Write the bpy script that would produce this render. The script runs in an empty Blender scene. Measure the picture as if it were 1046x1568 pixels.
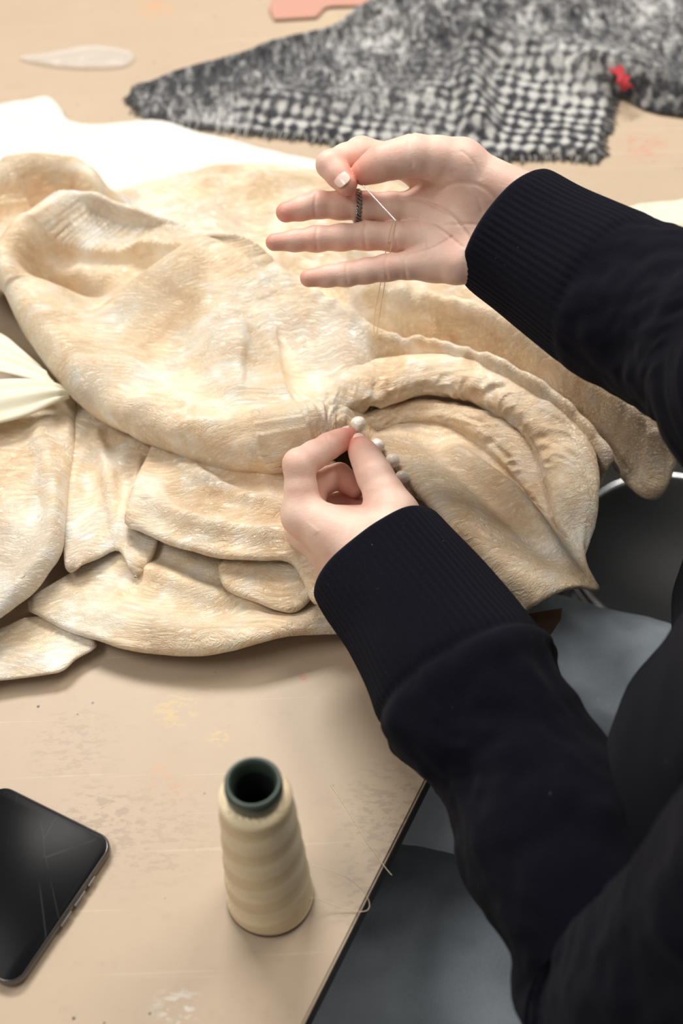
import bpy, bmesh, math, time
import numpy as np
from mathutils import Vector, Matrix
T0=time.time()
sc=bpy.context.scene
sc.view_settings.view_transform='Standard'
try: sc.view_settings.look='None'
except Exception: pass
sc.view_settings.exposure=0.0

# ------------------------------------------------------------------ camera
TZ=0.75
CAM=np.array([0,0,1.646]); PITCH=math.radians(50); ROLL=math.radians(2.5)
FPX=2178.0; CU,CV=523.0,784.0     # measured on a 1046x1568 print of the photo
fwd=np.array([0,math.cos(PITCH),-math.sin(PITCH)])
up0=np.array([0,math.sin(PITCH),math.cos(PITCH)]); r0=np.array([1.0,0,0])
RT=r0*math.cos(ROLL)-up0*math.sin(ROLL)
UP=up0*math.cos(ROLL)+r0*math.sin(ROLL)
cam=bpy.data.cameras.new('camera'); cam.sensor_fit='VERTICAL'; cam.sensor_height=36; cam.lens=50
cam.clip_start=0.02
co=bpy.data.objects.new('camera',cam); sc.collection.objects.link(co)
M=Matrix(((RT[0],UP[0],-fwd[0],CAM[0]),(RT[1],UP[1],-fwd[1],CAM[1]),(RT[2],UP[2],-fwd[2],CAM[2]),(0,0,0,1)))
co.matrix_world=M; sc.camera=co
cam.dof.use_dof=True; cam.dof.focus_distance=1.06; cam.dof.aperture_fstop=4.0

def D3(u,v,d):
    return CAM+d*(fwd+RT*(u-CU)/FPX+UP*(CV-v)/FPX)
def W(u,v,z=TZ):
    r=fwd+RT*(u-CU)/FPX+UP*(CV-v)/FPX
    return CAM+r*(z-CAM[2])/r[2]

# ------------------------------------------------------------------ helpers
def link(o,parent=None):
    sc.collection.objects.link(o)
    if parent is not None: o.parent=parent
    return o
def empty(name):
    e=bpy.data.objects.new(name,None); e.empty_display_size=0.05; sc.collection.objects.link(e); return e
def mesh_obj(name,V,F,mat,parent=None,smooth=True):
    me=bpy.data.meshes.new(name)
    V=np.asarray(V,dtype=np.float32)
    F=np.asarray(F) if not isinstance(F,list) else F
    if isinstance(F,np.ndarray):
        n=F.shape[1]
        me.vertices.add(len(V)); me.vertices.foreach_set('co',V.ravel())
        me.loops.add(F.size); me.loops.foreach_set('vertex_index',F.ravel().astype(np.int32))
        me.polygons.add(len(F)); me.polygons.foreach_set('loop_start',np.arange(0,F.size,n,dtype=np.int32))
        try: me.polygons.foreach_set('loop_total',np.full(len(F),n,dtype=np.int32))
        except Exception: pass
        me.update(calc_edges=True); me.validate()
    else:
        me.from_pydata([tuple(map(float,v)) for v in V],[],F); me.update()
    if smooth: me.polygons.foreach_set('use_smooth',np.ones(len(me.polygons),dtype=bool))
    if mat: me.materials.append(mat)
    o=bpy.data.objects.new(name,me); return link(o,parent)
def curve_obj(name,pts,r,mat,parent=None,cyc=False):
    cu=bpy.data.curves.new(name,'CURVE'); cu.dimensions='3D'; cu.bevel_depth=r; cu.bevel_resolution=3; cu.resolution_u=8
    if len(pts) and not isinstance(pts[0],list): pts=[pts]
    for pl in pts:
        s=cu.splines.new('NURBS'); s.points.add(len(pl)-1)
        for i,p in enumerate(pl): s.points[i].co=(p[0],p[1],p[2],1)
        s.order_u=4; s.use_endpoint_u=True; s.use_cyclic_u=cyc
    cu.materials.append(mat)
    return link(bpy.data.objects.new(name,cu),parent)
def catmull(P,n=4,closed=False):
    P=np.asarray(P,float); out=[]; N=len(P)
    rng=range(N) if closed else range(N-1)
    for i in rng:
        if closed: a,b,c,d=P[(i-1)%N],P[i],P[(i+1)%N],P[(i+2)%N]
        else: a,b,c,d=P[max(i-1,0)],P[i],P[i+1],P[min(i+2,N-1)]
        for j in range(n):
            t=j/n; out.append(0.5*((2*b)+(-a+c)*t+(2*a-5*b+4*c-d)*t*t+(-a+3*b-3*c+d)*t**3))
    if not closed: out.append(P[-1])
    return np.array(out)
rs=np.random.RandomState(7); TAB=rs.rand(64,64,64).astype(np.float32)
def vn(x,y,z=0.0):
    x=np.asarray(x,dtype=np.float32); y=np.asarray(y,dtype=np.float32); z=np.asarray(z,dtype=np.float32)+np.zeros_like(x)
    xi=np.floor(x); yi=np.floor(y); zi=np.floor(z); fx=x-xi; fy=y-yi; fz=z-zi
    xi=xi.astype(int)%64; yi=yi.astype(int)%64; zi=zi.astype(int)%64
    fx=fx*fx*(3-2*fx); fy=fy*fy*(3-2*fy); fz=fz*fz*(3-2*fz)
    x1=(xi+1)%64;y1=(yi+1)%64;z1=(zi+1)%64
    l=lambda a,b,t:a+(b-a)*t
    return l(l(l(TAB[xi,yi,zi],TAB[x1,yi,zi],fx),l(TAB[xi,y1,zi],TAB[x1,y1,zi],fx),fy),
             l(l(TAB[xi,yi,z1],TAB[x1,yi,z1],fx),l(TAB[xi,y1,z1],TAB[x1,y1,z1],fx),fy),fz)*2-1
def fbm(x,y,z=0.0,o=3):
    s=0;a=1
    for i in range(o): s=s+a*vn(x*2**i+13.7*i,y*2**i+5.1*i,np.asarray(z)*2**i+3.3*i); a*=.5
    return s
def gblur(A,sig):
    py=int(4*sig)+2
    B=np.pad(A,py,mode='edge')
    fx=np.fft.fftfreq(B.shape[0])[:,None]; fy=np.fft.rfftfreq(B.shape[1])[None]
    g=np.exp(-2*(math.pi*sig)**2*(fx*fx+fy*fy))
    return np.fft.irfft2(np.fft.rfft2(B)*g,s=B.shape)[py:-py,py:-py]
def polydist(X,Y,P,closed=False,S=None):
    N=len(P); best=np.full(X.shape,1e9,np.float32); side=np.zeros_like(best); arc=np.zeros_like(best); sv=np.ones_like(best)
    bx=np.zeros_like(best); by=np.zeros_like(best); L=0
    for i in range(N if closed else N-1):
        a=P[i]; b=P[(i+1)%N]; dx,dy=b[0]-a[0],b[1]-a[1]; l2=dx*dx+dy*dy+1e-12
        t=np.clip(((X-a[0])*dx+(Y-a[1])*dy)/l2,0,1)
        qx=a[0]+t*dx; qy=a[1]+t*dy; d=(X-qx)**2+(Y-qy)**2
        m=d<best; best=np.where(m,d,best)
        cr=dx*(Y-a[1])-dy*(X-a[0]); side=np.where(m,cr/math.sqrt(l2),side)
        arc=np.where(m,L+t*math.sqrt(l2),arc)
        bx=np.where(m,qx,bx); by=np.where(m,qy,by)
        if S is not None: sv=np.where(m,S[i]+(S[(i+1)%N]-S[i])*t,sv)
        L+=math.sqrt(l2)
    return np.sqrt(best),side,arc,sv,bx,by
def inpoly(X,Y,P):
    ins=np.zeros(X.shape,bool); N=len(P)
    for i in range(N):
        x1,y1=P[i][:2]; x2,y2=P[(i+1)%N][:2]
        if y1==y2: continue
        c=((y1>Y)!=(y2>Y))&(X<(x2-x1)*(Y-y1)/(y2-y1)+x1); ins^=c
    return ins
def sheet(name,outline,hfun,res,mat,parent=None,thick=0.0012,sm=4,roll=0):
    """cloth panel; outline points may carry a 4th value scaling how strongly the edge rolls under"""
    O=catmull([(p[0],p[1],(p[3] if len(p)>3 else 1.0)) for p in outline],sm,True)
    lo=O.min(0)[:2]-3*res; hi=O.max(0)[:2]+3*res
    xs=np.arange(lo[0],hi[0],res); ys=np.arange(lo[1],hi[1],res)
    X,Y=np.meshgrid(xs,ys,indexing='ij'); X=X.astype(np.float32);Y=Y.astype(np.float32)
    ins=inpoly(X,Y,O)
    d,_,_,sv,bx,by=polydist(X,Y,O,True,O[:,2])
    f=ins[:-1,:-1]|ins[1:,:-1]|ins[1:,1:]|ins[:-1,1:]
    need=np.zeros_like(ins); need[:-1,:-1]|=f;need[1:,:-1]|=f;need[1:,1:]|=f;need[:-1,1:]|=f
    sn=need&~ins
    sg=np.where(ins,1,-1); nx=(X-bx)/(d+1e-9)*sg; ny=(Y-by)/(d+1e-9)*sg
    X=np.where(sn,bx,X);Y=np.where(sn,by,Y)
    din=np.where(ins,d,0); dz=0
    if roll:
        r=roll*np.clip(sv,.04,1.2); ph=np.clip(-math.pi/2+din/r,-math.pi/2,math.pi/2)
        far=din>math.pi*r
        dn=np.where(far,din-(math.pi-1)*r*np.exp(-(din-math.pi*r)/(6*r)),r*(1-np.cos(ph)))
        wgt=np.where(need,1.0,0.0)
        X=X+(dn-din)*nx*wgt; Y=Y+(dn-din)*ny*wgt
        dz=-r+r*np.sin(ph)
    XX,YY,Z=hfun(X,Y,din,ins,res); Z=Z+dz
    idx=-np.ones(X.shape,int); idx[need]=np.arange(need.sum())
    V=np.stack([XX[need],YY[need],Z[need]],1)
    i,j=np.nonzero(f)
    F=np.stack([idx[i,j],idx[i+1,j],idx[i+1,j+1],idx[i,j+1]],1)
    o=mesh_obj(name,V,F,mat,parent)
    if thick: 
        m=o.modifiers.new('thickness','SOLIDIFY'); m.thickness=thick; m.offset=-1
    return o,V

# ---- signed distance modelling
class Fld:
    def __init__(s,lo,hi,h):
        s.lo=np.array(lo,float); s.h=h; s.n=np.ceil((np.array(hi)-s.lo)/h).astype(int)+1
    def new(s): return np.full(tuple(s.n),1.0,np.float32)
    def box(s,a,b,m):
        lo=np.maximum(((np.minimum(a,b)-m-s.lo)/s.h).astype(int),0); hi=np.minimum(((np.maximum(a,b)+m-s.lo)/s.h).astype(int)+2,s.n)
        return lo,hi
    def co(s,lo,hi):
        return np.meshgrid(*[(s.lo[i]+s.h*np.arange(lo[i],hi[i])).astype(np.float32) for i in range(3)],indexing='ij',sparse=True)
def smin(a,b,k):
    h=np.maximum(k-np.abs(a-b),0)/k
    return np.minimum(a,b)-h*h*k*.25
def cap(F,D,a,b,r1,r2,k=.004,ax=None,sc_=1.0,marg=.016):
    a=np.array(a,float);b=np.array(b,float)
    lo,hi=F.box(a,b,max(r1,r2)+marg+k)
    if (hi<=lo).any(): return
    X,Y,Z=F.co(lo,hi)
    px,py,pz=X-a[0],Y-a[1],Z-a[2]; ba=b-a; l2=ba.dot(ba)+1e-12
    t=np.clip((px*ba[0]+py*ba[1]+pz*ba[2])/l2,0,1)
    qx,qy,qz=px-t*ba[0],py-t*ba[1],pz-t*ba[2]
    if ax is not None:
        e=(qx*ax[0]+qy*ax[1]+qz*ax[2]); q2=qx*qx+qy*qy+qz*qz+e*e*(1/sc_**2-1)
    else: q2=qx*qx+qy*qy+qz*qz
    d=np.sqrt(np.maximum(q2,0))-(r1+t*(r2-r1))
    if ax is not None: d=d*min(1,sc_)
    sl=tuple(slice(lo[i],hi[i]) for i in range(3))
    D[sl]=smin(D[sl],d,k)
def snets(F,D):
    S=D<0
    c=np.zeros(tuple(np.array(D.shape)-1),np.int8)
    offs=[(i,j,k) for i in (0,1) for j in (0,1) for k in (0,1)]
    for o in offs: c+=S[o[0]:D.shape[0]-1+o[0],o[1]:D.shape[1]-1+o[1],o[2]:D.shape[2]-1+o[2]]
    act=(c>0)&(c<8); I=np.argwhere(act); vals=[D[I[:,0]+o[0],I[:,1]+o[1],I[:,2]+o[2]] for o in offs]
    acc=np.zeros((len(I),3)); cnt=np.zeros(len(I))
    for a in range(8):
        for b in range(a+1,8):
            oa,ob=np.array(offs[a]),np.array(offs[b])
            if abs(oa-ob).sum()!=1: continue
            va,vb=vals[a],vals[b]; m=(va<0)!=(vb<0)
            t=np.where(m,va/(va-vb+1e-20),0)
            p=oa[None]+t[:,None]*(ob-oa)[None]
            acc+=np.where(m[:,None],p,0); cnt+=m
    V=F.lo+F.h*(I+acc/cnt[:,None])
    vid=-np.ones(act.shape,int); vid[act]=np.arange(len(I)); faces=[]
    for ax in range(3):
        A=np.moveaxis(S,ax,0); Vd=np.moveaxis(vid,ax,0)
        if ax==1: A=A.transpose(0,2,1); Vd=Vd.transpose(0,2,1)   # (y,z,x)
        ch=A[:-1]!=A[1:]; ch[:,0,:]=False;ch[:,:,0]=False;ch[:,-1,:]=False;ch[:,:,-1]=False
        i,j,k=np.nonzero(ch)
        q=np.stack([Vd[i,j-1,k-1],Vd[i,j,k-1],Vd[i,j,k],Vd[i,j-1,k]],1)
        fl=~A[i,j,k]; q[fl]=q[fl][:,::-1]; faces.append(q)
    return V,np.concatenate(faces)

# ------------------------------------------------------------------ materials
class N:
    def __init__(s,name):
        s.m=bpy.data.materials.new(name); s.m.use_nodes=True; s.t=s.m.node_tree; s.b=s.t.nodes['Principled BSDF']
    def n(s,t,**k):
        x=s.t.nodes.new(t)
        for a,b in k.items(): setattr(x,a,b)
        return x
    def l(s,a,b): s.t.links.new(a,b)
    def set(s,key,v):
        i=s.b.inputs[key]
        if hasattr(v,'is_output'): s.l(v,i)
        else: i.default_value=v
    def co(s,scale=(1,1,1),rot=(0,0,0),kind='Object'):
        tc=s.n('ShaderNodeTexCoord'); mp=s.n('ShaderNodeMapping'); s.l(tc.outputs[kind],mp.inputs[0])
        mp.inputs['Scale'].default_value=scale; mp.inputs['Rotation'].default_value=rot; return mp.outputs[0]
    def noise(s,scale,detail=3,rough=.5,vec=None,dist=0):
        x=s.n('ShaderNodeTexNoise'); x.inputs['Scale'].default_value=scale;x.inputs['Detail'].default_value=detail
        x.inputs['Roughness'].default_value=rough; x.inputs['Distortion'].default_value=dist
        s.l(vec if vec is not None else s.co(),x.inputs['Vector']); return x.outputs['Fac']
    def ramp(s,f,stops):
        x=s.n('ShaderNodeValToRGB'); e=x.color_ramp.elements
        while len(e)<len(stops): e.new(.5)
        for i,(p,c) in enumerate(stops):
            e[i].position=p; e[i].color=(c,c,c,1) if isinstance(c,(int,float)) else (*c,1)
        s.l(f,x.inputs[0]); return x.outputs[0]
    def mix(s,f,a,b,mode='MIX'):
        x=s.n('ShaderNodeMix',data_type='RGBA',blend_type=mode)
        for k,v in ((0,f),(6,a),(7,b)):
            if hasattr(v,'is_output'): s.l(v,x.inputs[k])
            elif k==0: x.inputs[0].default_value=v
            else: x.inputs[k].default_value=(*v,1)
        return x.outputs[2]
    def math(s,op,a,b=0.0,c=0.0):
        x=s.n('ShaderNodeMath',operation=op)
        for k,v in enumerate((a,b,c)):
            if hasattr(v,'is_output'): s.l(v,x.inputs[k])
            else: x.inputs[k].default_value=v
        return x.outputs[0]
    def near(s,p):
        g=s.n('ShaderNodeNewGeometry'); vd=s.n('ShaderNodeVectorMath',operation='DISTANCE')
        s.l(g.outputs['Position'],vd.inputs[0]); vd.inputs[1].default_value=tuple(p); return vd.outputs['Value']
    def bump(s,h,dist,strength=1.0,prev=None):
        x=s.n('ShaderNodeBump'); x.inputs['Distance'].default_value=dist; x.inputs['Strength'].default_value=strength
        s.l(h,x.inputs['Height'])
        if prev is not None: s.l(prev,x.inputs['Normal'])
        s.l(x.outputs[0],s.b.inputs['Normal']); return x.outputs[0]
def simple(name,col,rough=.5,metal=0,**k):
    m=N(name); m.set('Base Color',(*col,1)); m.set('Roughness',rough); m.set('Metallic',metal)
    f=m.noise(300,2); m.bump(f,.0002,.3)
    for a,b in k.items(): m.set(a.replace('_',' '),b)
    return m.m

# brocade: satin ground, crinkled, with cream / peach / tan staining, painted shade tints and gilt flecks
def brocade(name,dark=0.0,rot=.9,crk=1.0):
    m=N(name)
    big=m.noise(8,4,.55,dist=.8); med=m.noise(24,5,.62,dist=1.2)
    c1=m.ramp(big,[(.38,(.89,.86,.78)),(.46,(.87,.73,.53)),(.55,(.83,.62,.40)),(.66,(.70,.47,.27))])
    c2=m.ramp(med,[(.37,(.91,.89,.82)),(.46,(.87,.74,.55)),(.57,(.81,.60,.385)),(.69,(.58,.38,.22))])
    col=m.mix(.5,c1,c2)
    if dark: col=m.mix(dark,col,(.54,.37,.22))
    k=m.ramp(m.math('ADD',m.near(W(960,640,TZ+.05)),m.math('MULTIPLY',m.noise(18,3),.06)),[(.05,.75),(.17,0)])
    col=m.mix(k,col,(.24,.15,.085))  # right-back cloth tinted dark brown: shade put into the colour
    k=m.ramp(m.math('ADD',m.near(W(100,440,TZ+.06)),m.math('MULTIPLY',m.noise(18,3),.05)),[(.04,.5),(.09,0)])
    col=m.mix(k,col,(.45,.28,.14))  # pocket crease painted browner, its shade carried by the colour
    wp=m.n('ShaderNodeVectorMath',operation='ADD'); nz=m.n('ShaderNodeTexNoise'); nz.inputs['Scale'].default_value=9; m.l(m.co(),nz.inputs['Vector'])
    sc2=m.n('ShaderNodeVectorMath',operation='SCALE'); m.l(nz.outputs['Color'],sc2.inputs[0]); sc2.inputs['Scale'].default_value=.08
    m.l(m.co((1,1,1)),wp.inputs[0]); m.l(sc2.outputs[0],wp.inputs[1])
    mp=m.n('ShaderNodeMapping'); m.l(wp.outputs[0],mp.inputs[0]); mp.inputs['Scale'].default_value=(75,270,140); mp.inputs['Rotation'].default_value=(0,0,rot)
    cr=m.noise(1,5,.65,mp.outputs[0],.7)
    ridg=m.math('SUBTRACT',1.0,m.math('MULTIPLY',m.math('ABSOLUTE',m.math('SUBTRACT',cr,.5)),7.0))
    ridg=m.math('MAXIMUM',ridg,0.0)
    patch=m.ramp(m.noise(15,3,.6),[(.38,.25),(.58,1)])
    rp=m.math('MULTIPLY',ridg,patch)
    col=m.mix(m.math('MULTIPLY',rp,.22),col,(.58,.38,.20))
    fle=m.noise(560,2,.5)
    fl=m.math('MULTIPLY',m.ramp(fle,[(.56,0),(.62,1)]),m.ramp(m.noise(14,4,.65),[(.47,0),(.60,1)]))
    col=m.mix(m.math('MULTIPLY',fl,.55),col,(1.0,.90,.68))
    m.set('Base Color',col); m.set('Roughness',m.math('SUBTRACT',.43,m.math('MULTIPLY',fl,.20))); m.set('Metallic',m.math('MULTIPLY',fl,.18))
    m.set('Sheen Weight',.06); m.set('Specular IOR Level',.6)
    fine=m.noise(600,3,.6)
    b=m.bump(rp,.0019*crk,.6); b=m.bump(m.noise(190,3,.6,dist=.6),.0012*crk,.4,b); m.bump(fine,.0004,.3,b)
    return m.m
BROC=brocade('crinkled_gold_brocade'); BROC2=brocade('crinkled_gold_brocade_arm_shade',.36,-.5,1.25); BROC3=brocade('shaded_brocade',.36)  # darker copies carry shade in the colour; the cuff's is the arms' shade

m=N('worn_tabletop_linoleum')
big=m.noise(3,4,.6); fine=m.noise(60,5,.7)
col=m.ramp(big,[(.3,(.46,.35,.245)),(.7,(.525,.405,.285))])
col=m.mix(m.math('MULTIPLY',m.ramp(fine,[(.55,0),(.8,1)]),.4),col,(.37,.275,.19))
vo=m.n('ShaderNodeTexVoronoi'); vo.inputs['Scale'].default_value=45; m.l(m.co(),vo.inputs['Vector'])
sp=m.math('MULTIPLY',m.ramp(vo.outputs['Distance'],[(.035,1),(.07,0)]),m.ramp(m.noise(14,2),[(.45,0),(.53,1)]))
col=m.mix(sp,col,(.10,.07,.05))
for rot,s_,th in ((.5,(4,170,1),.70),(2.1,(5,190,1),.71),(1.2,(3,150,1),.72),(2.7,(3,160,1),.72)):
    sv=m.noise(1,2,.5,m.co(s_,(0,0,rot)),.3); sf=m.ramp(sv,[(th,0),(th+.03,1)])
    col=m.mix(m.math('MULTIPLY',sf,.24),col,(.66,.56,.43))
for (u,v,r,c,st_) in ((270,1085,.020,(.70,.48,.14),.35),(262,1195,.022,(.62,.30,.16),.35),(335,1128,.010,(.72,.52,.14),.35),(240,12,.03,(.75,.3,.1),.5),(270,1548,.02,(.75,.70,.62),.6),(150,1255,.035,(.30,.22,.16),.5),(600,1250,.05,(.32,.24,.17),.5),(985,225,.03,(.6,.18,.12),.35),(465,1040,.005,(.7,.1,.08),.6),(230,1280,.05,(.38,.28,.2),.5),(600,1370,.05,(.32,.24,.17),.5),(110,1140,.04,(.38,.28,.21),.5)):
    k=m.math('SUBTRACT',1.0,m.math('DIVIDE',m.near(W(u,v)),r)); k=m.math('MAXIMUM',k,0.0)
    k=m.math('MULTIPLY',k,m.ramp(m.noise(130,3,.6,m.co((1,2.2,1),(0,0,.6))),[(.48,0),(.60,1)]))
    col=m.mix(m.math('MINIMUM',k,st_),col,c)
m.set('Base Color',col); m.set('Roughness',.45); m.bump(fine,.0004,.3)
TABLE=m.m
TEDGE=simple('dark_table_edging',(.03,.022,.018),.5)
STEEL=simple('painted_steel',(.12,.12,.12),.4,.6)
CHROME=simple('chrome',(.7,.7,.72),.2,1.0)

m=N('grey_tweed_wool')
nj=m.n('ShaderNodeTexNoise'); nj.inputs['Scale'].default_value=40; nj.inputs['Detail'].default_value=3; m.l(m.co(),nj.inputs['Vector'])
v=m.co((1,1,1),(0,0,.32)); sx=m.n('ShaderNodeSeparateXYZ'); m.l(v,sx.inputs[0]); sj=m.n('ShaderNodeSeparateXYZ'); m.l(nj.outputs['Color'],sj.inputs[0])
jx=m.math('ADD',sx.outputs[0],m.math('MULTIPLY',sj.outputs[0],.018)); jy=m.math('ADD',sx.outputs[1],m.math('MULTIPLY',sj.outputs[1],.018))
sxw=m.math('SINE',m.math('MULTIPLY',jx,2*math.pi/.0150)); syw=m.math('SINE',m.math('MULTIPLY',jy,2*math.pi/.0160))
st=m.noise(1,4,.75,m.co((110,30,100),(0,0,.75)),1.0); st2=m.noise(105,4,.75)
f=m.math('ADD',m.math('MULTIPLY',st,.6),m.math('MULTIPLY',st2,.4))
bigm=m.noise(9,3,.6)
f=m.math('ADD',f,m.math('MULTIPLY',m.math('SUBTRACT',bigm,.5),.35))
chk=m.math('ADD',m.math('MULTIPLY',m.math('ADD',sxw,syw),.14),.42)
msk=m.ramp(m.math('ADD',m.near(W(830,205)),m.math('MULTIPLY',m.noise(12,3),.16)),[(.14,.92),(.28,0)])
msk=m.math('MAXIMUM',msk,m.ramp(m.near(W(430,205)),[(.02,.95),(.08,0)])); msk=m.math('MAXIMUM',msk,m.ramp(m.near(W(540,222)),[(.02,.95),(.08,0)]))
cs=m.ramp(f,[(.39,(.014,.014,.017)),(.48,(.065,.065,.07)),(.55,(.24,.235,.23)),(.63,(.54,.53,.51))])
cc=m.ramp(m.math('ADD',m.math('MULTIPLY',chk,.61),m.math('MULTIPLY',f,.47)),[(.375,(.011,.011,.015)),(.47,(.065,.065,.075)),(.585,(.54,.53,.50))])
m.set('Base Color',m.mix(msk,cs,cc)); m.set('Roughness',.95); m.bump(f,.004,.8); m.set('Sheen Weight',.15)
TWEED=m.m
m=N('white_toile'); m.set('Base Color',(.70,.68,.62,1)); m.set('Roughness',.8); m.bump(m.noise(25,4,.6),.006,.8); TOILE=m.m
m=N('cream_lining'); m.set('Base Color',(.76,.71,.54,1)); m.set('Roughness',.5); m.bump(m.noise(60,3),.001,.5); LINING=m.m

m=N('skin')
at=m.n('ShaderNodeAttribute'); at.attribute_name='redness'
base=m.mix(m.ramp(m.noise(55,4,.6),[(.35,0),(.7,1)]),(.84,.60,.49),(.78,.50,.40))
col=m.mix(m.math('MULTIPLY',at.outputs['Fac'],1.0),base,(.68,.25,.18))
m.set('Base Color',col); m.set('Roughness',.50)
m.set('Subsurface Weight',.18); m.set('Subsurface Radius',(1.0,.35,.2)); m.set('Subsurface Scale',.005)
vo=m.n('ShaderNodeTexVoronoi'); vo.inputs['Scale'].default_value=900; m.l(m.co(),vo.inputs['Vector'])
b=m.bump(vo.outputs['Distance'],.00015,.3); m.bump(m.noise(1,4,.6,m.co((160,420,220),(.3,.2,.5)),.6),.0005,.45,b)
SKIN=m.m
NAIL=simple('fingernail',(.86,.58,.50),.22,0,Coat_Weight=.4)

m=N('navy_rib_knit'); wv=m.noise(900,2,.6)
col=m.mix(m.noise(500,3,.7),(.0016,.0016,.0035),(.006,.006,.013))
col=m.mix(m.ramp(m.noise(260,1,.5),[(.80,0),(.84,.5)]),col,(.10,.10,.12))
m.set('Base Color',col); m.set('Roughness',1.0); m.set('Sheen Weight',.03); m.set('Sheen Roughness',.6); m.set('Specular IOR Level',.05)
m.bump(wv,.0010,.6); KNIT=m.m
m=N('washed_denim'); tw=m.noise(1,3,.7,m.co((1400,300,900),(0,0,.6))); bg=m.noise(14,4,.6)
m.set('Base Color',m.mix(tw,m.ramp(bg,[(.3,(.25,.30,.36)),(.7,(.40,.46,.53))]),(.52,.58,.64))); m.set('Roughness',.9); m.bump(tw,.0006,.5); DENIM=m.m

# ------------------------------------------------------------------ room and table
def box_mesh(name,lo,hi,mat,parent=None,bev=.003):
    bm=bmesh.new(); bmesh.ops.create_cube(bm,size=1)
    for v in bm.verts:
        v.co=Vector([(lo[i]+hi[i])/2+v.co[i]*(hi[i]-lo[i]) for i in range(3)])
    if bev: bmesh.ops.bevel(bm,geom=bm.edges[:],offset=bev,segments=2,affect='EDGES')
    me=bpy.data.meshes.new(name); bm.to_mesh(me); bm.free(); me.materials.append(mat)
    return link(bpy.data.objects.new(name,me),parent)
m=N('dark_floor'); f=m.noise(6,5,.6); m.set('Base Color',m.ramp(f,[(.3,(.07,.068,.065)),(.7,(.13,.125,.12))])); m.set('Roughness',.6); m.bump(f,.002,.3)
box_mesh('floor',(-3,-2.5,-.1),(3.5,4.4,0),m.m,bev=0)
m=N('painted_wall'); f=m.noise(4,5,.6); m.set('Base Color',m.ramp(f,[(.3,(.55,.54,.52)),(.7,(.62,.61,.58))])); m.set('Roughness',.8); m.bump(m.noise(90,3),.001,.3)
box_mesh('wall_back',(-3,4.4,0),(3.5,4.5,3.1),m.m,bev=0); box_mesh('wall_left',(-3.1,-2.5,0),(-3,4.5,3.1),m.m,bev=0)
box_mesh('wall_right',(3.5,-2.5,0),(3.6,4.5,3.1),m.m,bev=0); box_mesh('wall_front',(-3.1,-2.6,0),(3.6,-2.5,3.1),m.m,bev=0)

table=empty('work_table')
eA=W(465,1568)[:2]; eB=W(1046,412)[:2]; ed=(eB-eA)/np.linalg.norm(eB-eA); en=np.array([-ed[1],ed[0]])
def tp(s,t): return eA+ed*s+en*t     # t>0 into the table
cor=[tp(-.75,0),tp(2.3,0),tp(2.3,1.9),tp(-.75,1.9)]
def slab(name,pts,z0,z1,mat,parent,bev=.002):
    bm=bmesh.new(); vs=[bm.verts.new((p[0],p[1],z0)) for p in pts]; f=bm.faces.new(vs)
    r=bmesh.ops.extrude_face_region(bm,geom=[f])
    for v in [g for g in r['geom'] if isinstance(g,bmesh.types.BMVert)]: v.co.z=z1
    bmesh.ops.recalc_face_normals(bm,faces=bm.faces[:])
    if bev: bmesh.ops.bevel(bm,geom=bm.edges[:],offset=bev,segments=2,affect='EDGES')
    me=bpy.data.meshes.new(name); bm.to_mesh(me); bm.free(); me.materials.append(mat)
    return link(bpy.data.objects.new(name,me),parent)
slab('tabletop',cor,TZ-.006,TZ,TABLE,table,.0015)
slab('tabletop_core',[tp(-.748,.002),tp(2.298,.002),tp(2.298,1.898),tp(-.748,1.898)],TZ-.034,TZ-.0062,TEDGE,table)
for i,(s,t) in enumerate(((-.65,.12),(2.2,.12),(2.2,1.8),(-.65,1.8))):
    c=tp(s,t); a=.03
    slab('leg_%d'%(i+1),[c+np.array(q)*a for q in ((-1,-1),(1,-1),(1,1),(-1,1))],0,TZ-.034,STEEL,table)

# ------------------------------------------------------------------ garment
garment=empty('brocade_garment')
ALLV=[]
def mkfold(pts,H,wl,wr,pl='s',pr='s',pleat=None):
    S=[p[2] if len(p)>2 else 1.0 for p in pts]
    P=[np.append(W(p[0],p[1],TZ+H*s*.97)[:2],s) for p,s in zip(pts,S)]
    return (catmull(P,3),H,wl,wr,pl,pr,pleat)
def crinkle(X,Y,amp=1.0,a=.6):
    U=X*math.cos(a)+Y*math.sin(a); Vv=-X*math.sin(a)+Y*math.cos(a)
    big=.0030*fbm(U*7,Vv*13,2.2,2)
    wx=U*9+.8*vn(X*6,Y*6,1.1); wy=Vv*22+.8*vn(X*7,Y*7,4.4)
    fold=.0042*(1-2.2*np.abs(vn(wx,wy,8.8)))
    fold2=.0020*(1-2.4*np.abs(vn(U*20+1.1*vn(X*12,Y*12,2.1)+5,Vv*44+1.2*vn(X*10,Y*10,6.1),1.8)))*np.clip(.5+1.3*vn(X*9,Y*9,3.7),0,1)
    w=fbm(U*24+1.5*vn(X*9,Y*9),Vv*80,5.5,2); msk=np.clip(.6+1.4*vn(X*11,Y*11,7.7),0,1)
    return amp*(big+fold+fold2+.0010*(1-2.2*np.abs(w))*msk)
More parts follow.
